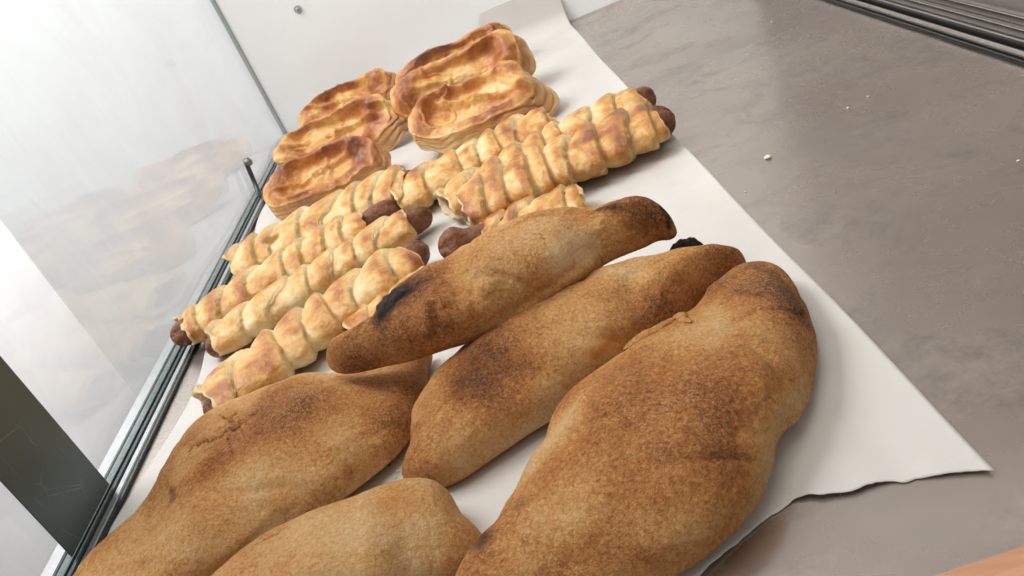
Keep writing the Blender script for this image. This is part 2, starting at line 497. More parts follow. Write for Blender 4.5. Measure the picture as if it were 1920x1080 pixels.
# dark upright post outside the pane
V, F = box(XG + 0.0003, XG + 0.0012, 0.424, 0.497, 0.0065, 0.95, 0.0002)
o = make('corner_post', V, F, POST, smooth=False)
tag(o, 'dark scratched upright band against the left glass', 'post')
# white wall of the place beyond the glass
V, F = box(-1.5, -1.46, -1.0, 4.5, -2.0, 2.0)
o = make('outer_wall', V, F, OUTW, smooth=False); tag(o, 'plain white wall seen through the side glass', 'wall', kind='structure')

# sliding door track on the right
tk = empty('door_track', (0.39, 0.8, 0))
tag(tk, 'black and chrome sliding door track along the right edge of the shelf', 'track')
xx = 0.388
def strip(name, w_, h_, m_, gap=0.0006, z0=0.0006):
    global xx
    V, F = box(xx, xx + w_, 0.22, YB - 0.002, z0, h_, 0.0008)
    make(name, V, F, m_, tk, smooth=False); xx += w_ + gap
strip('base_strip', 0.004, 0.003, BLACKM)
strip('chrome_rib', 0.0025, 0.009, CHROME)
strip('groove', 0.004, 0.003, BLACKM)
strip('black_rib', 0.005, 0.009, BLACKM)
strip('groove', 0.009, 0.004, DOORM)
strip('chrome_rib', 0.005, 0.012, CHROME)
strip('groove', 0.010, 0.004, DOORM)
strip('chrome_rib', 0.003, 0.012, CHROME)
strip('groove', 0.014, 0.005, DOORM)
V, F = box(xx + 0.002, xx + 0.008, 0.22, YB - 0.002, 0.004, 0.75)
o = make('sliding_door', V, F, DOORM, smooth=False); tag(o, 'dark sliding door panel standing in the right hand track', 'door')

# wooden front edge
V, F = box(-0.6, 0.9, 0.165, 0.2100, -0.02, 0.0022, 0.001)
o = make('wooden_edge', V, F, WOOD, smooth=False); tag(o, 'orange wooden strip along the front of the shelf', 'wood strip')

# ------------------------------------------------------------------ parchment
def build_paper():
    nx, ny = 260, 520
    y0 = 0.252; yl = YB - 0.03
    Lr = (yl - y0) + 0.10
    V = np.zeros((ny, nx, 3))
    for j in range(ny):
        t = j / (ny - 1); sl = t * Lr
        y = y0 + sl
        left = -0.366 + 0.006 * math.sin(y * 9 + 1) + 0.004 * math.sin(y * 23)
        if y < 0.75: left += 0.010 * max(0, math.sin((y - 0.45) * 14)) 
        right = 0.133 + 0.0015 * math.sin(y * 5)
        xs = np.linspace(left, right, nx)
        V[j, :, 0] = xs
        V[j, :, 1] = y
    x = V[..., 0]; yy = V[..., 1].copy()
    P = np.stack([x, yy, 0 * x], -1).reshape(-1, 3)
    # torn near edge
    jag = (0.010 * vnoise(np.stack([x[0], 0 * x[0], 0 * x[0]], -1), 16, 3) + 0.004 * vnoise(np.stack([x[0], 0 * x[0], 0 * x[0]], -1), 60, 5)
           + 0.0018 * vnoise(np.stack([x[0], 0 * x[0], 0 * x[0]], -1), 200, 6)
           + 0.0012 * vnoise(np.stack([x[0], 0 * x[0], 0 * x[0]], -1), 600, 8))
    tearx = np.interp(x[0], [-0.4, -0.02, 0.005, 0.03, 0.053, 0.075, 0.10, 0.118, 0.134],
                      [0.238, 0.240, 0.247, 0.259, 0.268, 0.263, 0.259, 0.256, 0.248])
    edge = tearx + jag * 0.45
    fade = np.clip(1 - (yy - y0) / 0.05, 0, 1)
    yy = yy + (edge[None, :] - y0) * fade
    # climb up the back panel
    z = 0.0009 + 0.0007 * fbm(P, 14, 3, 2).reshape(ny, nx)
    R_ = 0.03
    over = yy - (YB - 0.008 - R_)
    ang = np.clip(over / R_, 0, math.pi / 2 * 0.86)
    kx = np.clip((x + 0.05) / 0.07, 0, 1); kx = kx * kx * (3 - 2 * kx)
    over = np.where(over > 0, over * (0.10 + 0.90 * kx), over)
    ang = np.clip(over / R_, 0, math.pi / 2 * 0.86)
    rest = np.clip(over - R_ * math.pi / 2 * 0.86, 0, None)
    y2 = np.where(over > 0, (YB - 0.008 - R_) + R_ * np.sin(ang) + rest * math.cos(math.pi / 2 * 0.86), yy)
    z = z + np.where(over > 0, R_ * (1 - np.cos(ang)) + rest * math.sin(math.pi / 2 * 0.86), 0)
    # near right corner lifts a little, with soft waves along the torn edge
    near = np.clip(1 - (yy - edge[None, :]) / 0.06, 0, 1) ** 2
    z += near * (0.0006 + 0.0009 * np.sin(x * 95 + 1.0) + 0.0004 * np.sin(x * 230))
    rgt = np.clip(1 - (0.133 - x) / 0.03, 0, 1) ** 2
    z += rgt * np.clip(0.0012 + 0.0014 * np.sin(yy * 21), 0, 1)
    z = np.maximum(z, 0.0006)
    V = np.stack([x, y2, z], -1).reshape(-1, 3)
    o = make('parchment_paper', V, grid_faces(ny, nx, False), PAPER)
    md = o.modifiers.new('thickness', 'SOLIDIFY'); md.thickness = 0.0003; md.offset = 1
    tag(o, 'white baking parchment with a torn near edge spread under the bakes', 'parchment')
build_paper()

# ------------------------------------------------------------------ lofts fitted to measured outlines
def bread_profile(k, waist=0.30, p=0.92):
    th = np.linspace(0, 2 * math.pi, k, endpoint=False)
    c = np.cos(th); s_ = np.sin(th)
    x = np.sign(c) * np.abs(c) ** p
    z = np.where(s_ >= 0, waist + (1 - waist) * np.abs(s_) ** 0.85, waist - waist * np.abs(s_) ** 0.55)
    return x, z
def tube_profile(k):
    th = np.linspace(0, 2 * math.pi, k, endpoint=False)
    s_ = np.sin(th)
    return np.cos(th), 0.5 + 0.5 * np.where(s_ < 0, -np.abs(s_) ** 0.8, s_)

def fit(stations, prof, z0f, tips=None):
    """stations: [F(u,v), N(u,v), height]; returns centres (x,y), half widths and heights"""
    n = len(stations)
    Fp = np.array([s[0] for s in stations], float); Np = np.array([s[1] for s in stations], float)
    H = np.array([s[2] for s in stations], float)
    mid = (Fp + Np) / 2
    C = np.array([un(mid[i, 0], mid[i, 1], z0f(i / (n - 1)) + H[i] * 0.45)[:2] for i in range(n)])
    A = np.array([0.03] * n)
    px, pz = prof(64)
    for it in range(5):
        T = np.gradient(C, axis=0); T /= np.linalg.norm(T, axis=1)[:, None]
        D = np.stack([-T[:, 1], T[:, 0]], -1)
        for i in range(n):
            m_ = Np[i] - Fp[i]; m_ /= np.linalg.norm(m_); t_ = np.array([-m_[1], m_[0]])
            zb = z0f(i / (n - 1))
            def res(q):
                P = np.zeros((64, 3)); P[:, :2] = q[:2] + np.outer(px * q[2], D[i]); P[:, 2] = zb + pz * H[i]
                I = proj(P); a = I @ m_; i0 = a.argmin(); i1 = a.argmax()
                return np.array([a[i0] - Fp[i] @ m_, a[i1] - Np[i] @ m_, (I[i0] + I[i1]) @ t_ / 2 - mid[i] @ t_])
            q = np.array([C[i, 0], C[i, 1], A[i]])
            for k in range(6):
                r = res(q); J = np.zeros((3, 3))
                for c in range(3):
                    dq = q.copy(); dq[c] += 1e-4; J[:, c] = (res(dq) - r) / 1e-4
                try: st = np.linalg.solve(J, r)
                except Exception: break
                st = np.clip(st, -0.03, 0.03); q = q - st; q[2] = np.clip(q[2], 0.008, 0.2)
            C[i] = q[:2]; A[i] = q[2]
    return C, A, H

def stations_from(outline, spine, H):
    """cut a measured outline square to the spine; H is the height at both ends and the middle"""
    O = np.array(outline, float); S = np.array(spine, float); T = np.gradient(S, axis=0); out = []
    n = len(S)
    for i in range(n):
        t = T[i] / np.linalg.norm(T[i]); m_ = np.array([-t[1], t[0]])
        best = {1: None, -1: None}
        for a, b in zip(O, np.roll(O, -1, 0)):
            M = np.array([m_, -(b - a)]).T
            if abs(np.linalg.det(M)) < 1e-9: continue
            r, q = np.linalg.solve(M, a - S[i])
            if 0 <= q <= 1:
                sg = 1 if r > 0 else -1
                if best[sg] is None or abs(r) < abs(best[sg]): best[sg] = r
        A_ = S[i] + m_ * best[1]; B_ = S[i] + m_ * best[-1]
        if A_[1] > B_[1]: A_, B_ = B_, A_
        u = i / (n - 1)
        hh = H[0] + (H[1] - H[0]) * min(1, u / 0.35) if u < 0.35 else (H[1] if u < 0.6 else H[1] + (H[2] - H[1]) * (u - 0.6) / 0.4)
        out.append((tuple(A_), tuple(B_), hh))
    return out

def make_loft(C, A, H, z0f, prof, ns_, k, tip0=None, tip1=None):
    """smooth loft with rounded tips. returns V (ns,k,3), s (ns), th"""
    C = np.array(C); 
    if tip0 is not None: C = np.vstack([tip0, C]); A = np.r_[0, A]; H = np.r_[0, H]
    if tip1 is not None: C = np.vstack([C, tip1]); A = np.r_[A, 0]; H = np.r_[H, 0]
    L = np.r_[0, np.cumsum(np.linalg.norm(np.diff(C, axis=0), axis=1))]; L /= L[-1]
    u = np.linspace(0, 1, ns_)
    if tip0 is not None or tip1 is not None:
        u = 0.5 - 0.5 * np.cos(u * math.pi) * (0.55 + 0.45 * 1) if True else u
    c = smoothcurve(L, C, u)
    a = np.sqrt(np.clip(pchip(L, A ** 2, u), 1e-10, None)); h = np.sqrt(np.clip(pchip(L, H ** 2, u), 1e-10, None))
    T = np.gradient(c, u, axis=0)
    T /= np.linalg.norm(T, axis=1)[:, None]
    # smooth tangents
    for _ in range(900):
        T[1:-1] = (T[:-2] + T[1:-1] * 2 + T[2:]) / 4
    T /= np.linalg.norm(T, axis=1)[:, None]
    D = np.stack([-T[:, 1], T[:, 0]], -1)
    px, pz = prof(k)
    zb = np.array([z0f(t) for t in u])
    Hm = H.max()
    lift = (1 - np.clip(h / (0.55 * Hm), 0, 1)) ** 2 * 0.10 * Hm     # tips curl slightly off the ground
    V = np.zeros((ns_, k, 3))
    V[..., :2] = c[:, None, :] + (a[:, None] * px[None, :])[..., None] * D[:, None, :]
    V[..., 2] = zb[:, None] + lift[:, None] + h[:, None] * pz[None, :]
    return V, u, c, D, a, h

def normals(V):
    du = np.gradient(V, axis=0); dv = np.roll(V, -1, 1) - np.roll(V, 1, 1)
    n = np.cross(du, dv); l = np.linalg.norm(n, axis=-1, keepdims=True); l[l == 0] = 1
    n /= l
    cen = V.mean(1, keepdims=True)
    sgn = np.sign((n * (V - cen)).sum(-1).mean())
    return n * sgn

def hit(V, uvs, tol=7):
    """points of the surface seen at the measured spots"""
    I = proj(V); dpt = depth(V); out = []
    for (u, v) in uvs:
        d2 = (I[:, 0] - u) ** 2 + (I[:, 1] - v) ** 2
        near = np.where(d2 < tol * tol)[0]
        if len(near) == 0:
            out.append(V[d2.argmin()])
        else:
            out.append(V[near[(dpt[near] + np.sqrt(d2[near]) * 1e-3).argmin()]])
    return np.array(out)
def dense(poly, step=6):
    r = []
    for a, b in zip(poly[:-1], poly[1:]):
        n = max(1, int(math.hypot(b[0] - a[0], b[1] - a[1]) / step))
        for i in range(n): r.append((a[0] + (b[0] - a[0]) * i / n, a[1] + (b[1] - a[1]) * i / n))
    r.append(poly[-1]); return r
def dist_to(V, pts):
    d = np.full(len(V), 1e9)
    for p in pts:
        d = np.minimum(d, ((V - p) ** 2).sum(-1))
    return np.sqrt(d)

def bread(name, label, stations, tip0, tip1, z0=lambda t: 0.0022, feats=(), seed=0, base=0.45, flour=0.6, waist=0.30):
    prof = lambda k: bread_profile(k, waist)
    C, A, H = fit(stations, prof, z0)
    zt0 = z0(0) + 0.3 * stations[0][2]; zt1 = z0(1) + 0.3 * stations[-1][2]
    V, u, c, D, a, h = make_loft(C, A, H, z0, prof, 400, 200, un(*tip0, zt0)[:2], un(*tip1, zt1)[:2])
    sh = V.shape
    P = V.reshape(-1, 3)
    nrm = normals(V).reshape(-1, 3)
    upw = np.clip(nrm[:, 2] + 0.35, 0, 1)
    edge = np.repeat(np.clip(a / (A.max() * 0.5), 0, 1), sh[1])
    crs = np.clip(1 - np.abs(fbm(P * np.array([1, 1.6, 1.0]), 14, 2, seed + 71)) * 7, 0, 1)
    disp = (0.0058 * fbm(P, 15, 2, seed) - 0.0018 * crs + 0.0021 * fbm(P, 38, 2, seed + 4) + 0.0007 * fbm(P, 60, 3, seed + 9) + 0.00030 * fbm(P, 260, 3, seed + 5)) * edge
    P = P + nrm * (disp * (0.25 + 0.75 * upw))[:, None]
    P[:, 2] = np.maximum(P[:, 2], 0.0016)
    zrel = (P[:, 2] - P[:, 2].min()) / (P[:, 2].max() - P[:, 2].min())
    brown = base - 0.10 + 0.20 * (zrel - 0.5) + 0.44 * fbm(P, 17, 2, seed + 21) + 0.12 * fbm(P, 70, 3, seed + 31)
    # the crust browned at the thin tips and along its foot
    tipd = np.repeat(np.clip(1 - np.minimum(u, 1 - u) / 0.16, 0, 1), sh[1])
    brown += 0.25 * tipd ** 1.5
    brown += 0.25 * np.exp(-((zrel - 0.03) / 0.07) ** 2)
    fl = flour * np.clip(0.75 + 0.8 * fbm(P, 30, 3, seed + 41), 0, 1.2)
    og = np.zeros(len(P)); char = np.zeros(len(P))
    for ft in feats:
        kind = ft[0]
        if kind in ('burn', 'char', 'pale', 'orange', 'dent', 'brown'):
            _, uvs, r, amt = ft
            pts = hit(P, dense(uvs) if len(uvs) > 1 else uvs)
            wob = 1 + 0.55 * fbm(P, 90, 4, seed + 51)
            g = np.exp(-(dist_to(P, pts) * wob / r) ** 2)
            if kind in ('burn', 'brown'): amt *= 0.72
            if kind == 'dent': P = P - nrm * (g * amt)[:, None]
            elif kind in ('burn', 'brown'): brown += g * amt
            elif kind == 'char': char += g * amt
            elif kind == 'pale': brown -= g * amt * 0.6
            elif kind == 'orange': og += g * amt; brown -= 0.2 * g * amt
        elif kind == 'ridge':
            _, uvs, r, amt = ft
            g = np.exp(-(dist_to(P, hit(P, dense(uvs))) / r) ** 2)
            P = P + nrm * (g * amt)[:, None]; brown += 0.08 * g * np.sign(amt)
        elif kind == 'crack':
            _, uvs, r, amt = ft
            rr = random.Random(str(uvs))
            q = [(x + rr.uniform(-4, 4), y + rr.uniform(-4, 4)) for x, y in dense(uvs, 9)]
            g = np.exp(-(dist_to(P, hit(P, dense(q, 3), 4)) / (r * 0.75)) ** 2) * np.clip(0.75 + 1.2 * vnoise(P, 110, seed + 77), 0.1, 1.2)
            P = P - nrm * (g * amt * 0.6)[:, None]; brown += 0.42 * g
    root = empty(name, (float(c[len(c)//2][0]), float(c[len(c)//2][1]), float(z0(0.5))))
    tag(root, label, 'calzone', 'calzones at the near end of the paper')
    F_ = grid_faces(sh[0], sh[1]).tolist()
    F_.append(list(range(sh[1]))[::-1]); F_.append(list(range((sh[0] - 1) * sh[1], sh[0] * sh[1])))
    make('crust', P, F_, BREAD, root, attrs=dict(brown=np.clip(brown, -0.1, 1.0), flour=fl, orange=np.clip(og, 0, 0.9), char=np.clip(char, 0, 1.2)))
    root['_P'] = 0
    del root['_P']
    return root, P

def blob(name, pts, r, material, parent, seed=0, flat=0.5, rough=0.4, at=None):
    """small knobbly crust lump strung through the given points"""
    pts = np.array(pts); n = 40; k = 24
    L = np.r_[0, np.cumsum(np.linalg.norm(np.diff(pts, axis=0), axis=1))]; L /= max(L[-1], 1e-6)
    u = np.linspace(0, 1, n); c = smoothcurve(L, pts, u)
    T = np.gradient(c, axis=0); T /= np.linalg.norm(T, axis=1)[:, None]
    S = np.cross(T, [0, 0, 1]); S /= np.linalg.norm(S, axis=1)[:, None]; U = np.cross(S, T)
    th = np.linspace(0, 2 * math.pi, k, endpoint=False)
    rr = r * np.sqrt(np.clip(1 - (2 * u - 1) ** 2, 0.001, 1))
    V = c[:, None] + rr[:, None, None] * (np.cos(th)[None, :, None] * S[:, None] + flat * np.sin(th)[None, :, None] * U[:, None])
    P = V.reshape(-1, 3); cc = np.repeat(c, k, 0)
    P = cc + (P - cc) * (1 + rough * fbm(P, 260, 3, seed))[:, None]
    F_ = grid_faces(n, k).tolist(); F_.append(list(range(k))[::-1]); F_.append(list(range((n - 1) * k, n * k)))
    return make(name, P, F_, material, parent, attrs=None if at is None else {k_: np.full(len(P), v_) + 0.15 * fbm(P, 120, 3, seed) for k_, v_ in at.items()})

# --- five calzones
c2, P2 = bread('calzone', 'calzone in the middle, between the top and the largest calzone, orange stain on its flank',
    stations_from([(752, 870), (760, 830), (778, 785), (812, 730), (850, 682), (900, 622), (960, 575), (1040, 530), (1110, 500), (1200, 477), (1260, 464), (1320, 457), (1360, 462), (1380, 485), (1376, 510), (1330, 560), (1260, 620), (1180, 690), (1120, 730), (1060, 772), (1010, 805), (950, 845), (870, 890), (800, 903), (760, 895)],
        [(782, 860), (830, 790), (900, 722), (990, 660), (1090, 600), (1190, 545), (1280, 505), (1335, 490), (1364, 486)], (0.026, 0.046, 0.030)), (755, 882), (1386, 476),
    feats=[('burn', [(860, 700), (880, 720)], .020, .36), ('burn', [(930, 660)], .014, .15), ('pale', [(1060, 690), (1040, 740)], .018, .35),
           ('orange', [(1115, 665), (1150, 632)], .0055, .85), ('burn', [(770, 870), (765, 830)], .022, .25), ('pale', [(1180, 505), (1230, 515)], .010, .30),
           ('dent', [(1190, 510), (1180, 540)], .014, .005), ('burn', [(1300, 480)], .02, .12), ('burn', [(1360, 475)], .012, .25)], seed=2, base=0.50)
c3, P3 = bread('calzone', 'largest calzone, at the right, with a torn flap seam and charred far tip',
    stations_from([(1395, 490), (1440, 497), (1476, 542), (1492, 592), (1508, 637), (1514, 700), (1508, 760), (1480, 808), (1468, 860), (1430, 925), (1380, 990), (1310, 1060), (1230, 1105), (1100, 1150), (900, 1190), (800, 1180), (815, 1120), (850, 1065), (890, 1000), (920, 950), (980, 890), (1040, 810), (1085, 735), (1125, 680), (1170, 640), (1250, 588), (1300, 545), (1350, 507)],
        [(1412, 535), (1375, 620), (1310, 720), (1230, 820), (1130, 920), (1020, 1010), (920, 1085)], (0.032, 0.05, 0.036)), (1425, 502), (838, 1160),
    feats=[('char', [(1410, 494), (1452, 512), (1480, 545), (1503, 590)], .007, .50), ('burn', [(1390, 505), (1455, 530), (1495, 590)], .024, .50), ('burn', [(1420, 545)], .03, .2),
           ('char', [(905, 1010)], .010, .75), ('burn', [(930, 980), (1000, 930), (1030, 900)], .016, .30), ('char', [(975, 945)], .007, .35), ('burn', [(1060, 1065), (1130, 1040)], .014, .35),
           ('pale', [(1450, 850), (1455, 880)], .012, .45), ('pale', [(1100, 730), (1060, 790), (1000, 870)], .008, .30), ('pale', [(1330, 560), (1350, 600), (1340, 640)], .007, .25),
           ('pale', [(1505, 740), (1470, 800)], .009, .30),
           ('crack', [(1168, 655), (1205, 628), (1240, 602)], .0010, .002),
           ('crack', [(1252, 602), (1268, 603), (1290, 612)], .0009, .002),
           ('ridge', [(1255, 610), (1250, 660), (1240, 700)], .0018, .0012), ('orange', [(1245, 695)], .004, .35),
           ('dent', [(1480, 835)], .018, .006), ('pale', [(1440, 880), (1420, 930)], .012, .4), ('char', [(1380, 545), (1420, 552)], .004, .45)],
    seed=11, base=0.50)
c4, P4 = bread('calzone', 'calzone at the lower left beside the glass, cracked along its top',
    stations_from([(135, 1085), (150, 1040), (170, 1000), (250, 950), (290, 900), (340, 830), (400, 770), (470, 735), (540, 705), (600, 697), (660, 688), (740, 668), (803, 658), (798, 690), (770, 780), (740, 840), (706, 898), (650, 938), (575, 978), (500, 1030), (420, 1085), (345, 1125), (260, 1150), (175, 1140)],
        [(180, 1065), (270, 1010), (360, 940), (460, 860), (560, 805), (660, 760), (740, 710), (782, 682)], (0.026, 0.048, 0.02)), (138, 1096), (806, 660),
    feats=[('burn', [(450, 830), (500, 810), (430, 860)], .020, .22), ('burn', [(370, 900), (340, 950)], .014, .22), ('char', [(316, 915), (314, 930)], .0035, .6),
           ('pale', [(470, 920), (430, 970), (400, 1000)], .020, .35), ('pale', [(560, 850), (640, 800)], .012, .22), ('burn', [(740, 720), (780, 690), (740, 790)], .022, .38),
           ('burn', [(200, 1010), (230, 1000)], .014, .30), ('dent', [(275, 985), (290, 960)], .016, .006), ('pale', [(255, 1010)], .012, .2),
           ('crack', [(350, 842), (400, 820), (440, 800), (482, 775)], .0011, .002), ('crack', [(415, 775), (430, 790), (440, 770)], .0010, .0018), ('crack', [(425, 825), (430, 850)], .0010, .0016),
           ('brown', [(655, 885)], .0040, .40), ('ridge', [(600, 850), (680, 810), (740, 785)], .004, .0012)],
    seed=23, base=0.42, flour=0.7)
c5, P5 = bread('calzone', 'pale floury calzone at the bottom, cut off by the lower edge of the photo',
    stations_from([(340, 1110), (380, 1075), (445, 1024), (513, 982), (583, 942), (636, 918), (716, 902), (780, 900), (830, 923), (870, 950), (892, 982), (890, 1030), (850, 1100), (760, 1180), (640, 1230), (480, 1240), (370, 1190)],
        [(410, 1110), (500, 1070), (600, 1040), (700, 1015), (790, 990), (850, 990)], (0.034, 0.05, 0.032)), (345, 1135), (902, 1000),
    feats=[('orange', [(720, 945), (760, 935)], .008, .35), ('burn', [(735, 940), (790, 935)], .010, .22), ('orange', [(525, 1065)], .006, .5), ('pale', [(640, 1010), (560, 1040)], .03, .12),
           ('burn', [(610, 940), (640, 930)], .008, .2), ('crack', [(500, 1010), (540, 985)], .0010, .0015)],
    seed=37, base=0.30, flour=1.0)
z1 = lambda t: 0.047 - 0.017 * t
c1, P1 = bread('calzone', 'narrow calzone lying on top across the others, with a charred hole at its left end',
    stations_from([(612, 665), (620, 635), (650, 605), (700, 590), (728, 545), (790, 510), (850, 475), (890, 440), (950, 405), (1030, 385), (1080, 372), (1150, 360), (1200, 357), (1240, 375), (1257, 410), (1250, 432), (1200, 462), (1130, 492), (1060, 540), (1000, 572), (920, 622), (850, 650), (760, 672), (700, 695), (640, 697), (615, 688)],
        [(640, 662), (700, 638), (780, 590), (860, 545), (940, 500), (1030, 460), (1120, 425), (1190, 405), (1222, 402), (1243, 404)], (0.028, 0.046, 0.030)), (613, 676), (1259, 415), z0=z1,
    feats=[('char', [(716, 588), (732, 562), (752, 545)], .0125, 1.05), ('char', [(790, 524), (815, 518)], .006, .35), ('burn', [(760, 545), (830, 520)], .016, .40), ('char', [(1120, 384), (1150, 386)], .0055, .75),
           ('burn', [(1120, 384), (1170, 380)], .012, .25), ('char', [(1243, 378), (1256, 402), (1254, 425)], .0032, .9), ('burn', [(1222, 385), (1240, 425)], .016, .45),
           ('pale', [(860, 500), (880, 510)], .014, .38), ('pale', [(1060, 480), (1100, 465)], .010, .40), ('pale', [(990, 430), (940, 470)], .018, .18), ('dent', [(850, 505), (865, 530)], .014, .006),
           ('ridge', [(945, 612), (1000, 572), (1060, 530), (1110, 495)], .0045, .0022), ('dent', [(960, 590), (1020, 548), (1080, 505)], .0035, .0018), ('dent', [(845, 500), (860, 520)], .012, .004), ('ridge', [(800, 570), (805, 620)], .004, .0026), ('ridge', [(825, 560), (835, 600)], .004, .0016), ('dent', [(815, 570), (820, 615)], .004, .0018),
           ('burn', [(640, 640), (660, 680)], .014, .15), ('crack', [(992, 432), (1015, 442), (1026, 465)], .0009, .0016), ('crack', [(1105, 470), (1120, 480), (1128, 495)], .0009, .0016),
           ('burn', [(700, 690), (650, 695)], .008, .35), ('dent', [(1090, 400), (1100, 380)], .016, .004)],
    seed=53, base=0.42, flour=0.6)
hp = hit(P1, [(708, 585), (722, 565), (742, 548), (765, 536)])
blob('burnt_filling', hp + np.array([0, 0, -0.0015]), 0.0095, CHARM, c1, 3, 0.35, 0.55)
fp = hit(P3, [(1166, 650), (1195, 628), (1225, 606), (1248, 592), (1262, 586)], 4)
blob('seam_flap', fp + np.array([0, 0, 0.0012]), 0.0036, BREAD, c3, 8, 0.55, 0.3, dict(brown=0.42, flour=0.4))
fp = hit(P3, [(1250, 596), (1268, 588), (1280, 598), (1296, 604)], 4)
blob('seam_flap', fp + np.array([0, 0, 0.0010]), 0.0030, BREAD, c3, 9, 0.6, 0.3, dict(brown=0.40, flour=0.4))
q = un(1283, 458, 0.027)
blob('burnt_cheese', [q + np.array([-0.013, -0.002, -0.005]), q, q + np.array([0.012, -0.003, -0.005])], 0.0045, CHARM, c2, 5, 0.8, 0.7)

# ------------------------------------------------------------------ sausage rolls
def sausage(parent, c0, c1_, r, seed, nlobes=4, midr=0.62):
    n = 90; k = 40
    c0 = np.array(c0); c1_ = np.array(c1_); T = (c1_ - c0); L = np.linalg.norm(T); T /= L
    S = np.cross(T, [0, 0, 1]); S /= np.linalg.norm(S); U = np.cross(S, T)
    t = 0.5 - 0.5 * np.cos(np.linspace(0, math.pi, n)); t[0] = 0.0002; t[-1] = 0.9998
    e = r * 1.1 / L
    rr = np.where(t < e, np.sqrt(np.clip(1 - (1 - t / e) ** 2, 0, 1)), np.where(t > 1 - e, np.sqrt(np.clip(1 - (1 - (1 - t) / e) ** 2, 0, 1)), 1.0))
    mid_ = np.clip((np.minimum(t, 1 - t) - 0.10) / 0.12, 0, 1); rr = rr * (1 - (1 - midr) * mid_ * mid_ * (3 - 2 * mid_))
    th = np.linspace(0, 2 * math.pi, k, endpoint=False)
    endw = np.clip(1 - np.minimum(t, 1 - t) / (e * 1.3), 0, 1)
    lobe = 1 - 0.30 * endw[:, None] * np.abs(np.cos(th[None, :] * nlobes / 2 + seed)) ** 5
    cc = c0 + np.outer(t, T * L)
    V = cc[:, None] + (r * rr[:, None] * lobe)[..., None] * (np.cos(th)[None, :, None] * S + np.sin(th)[None, :, None] * U)
    P = V.reshape(-1, 3); c3_ = np.repeat(cc, k, 0)
    P = c3_ + (P - c3_) * (1 + 0.07 * fbm(P, 60, 3, seed) + 0.07 * (1 - np.abs(fbm(P, 150, 3, seed))) - 0.07)[:, None]
    F_ = grid_faces(n, k).tolist(); F_.append(list(range(k))[::-1]); F_.append(list(range((n - 1) * k, n * k)))
    return make('sausage', P, F_, SAUS, parent)

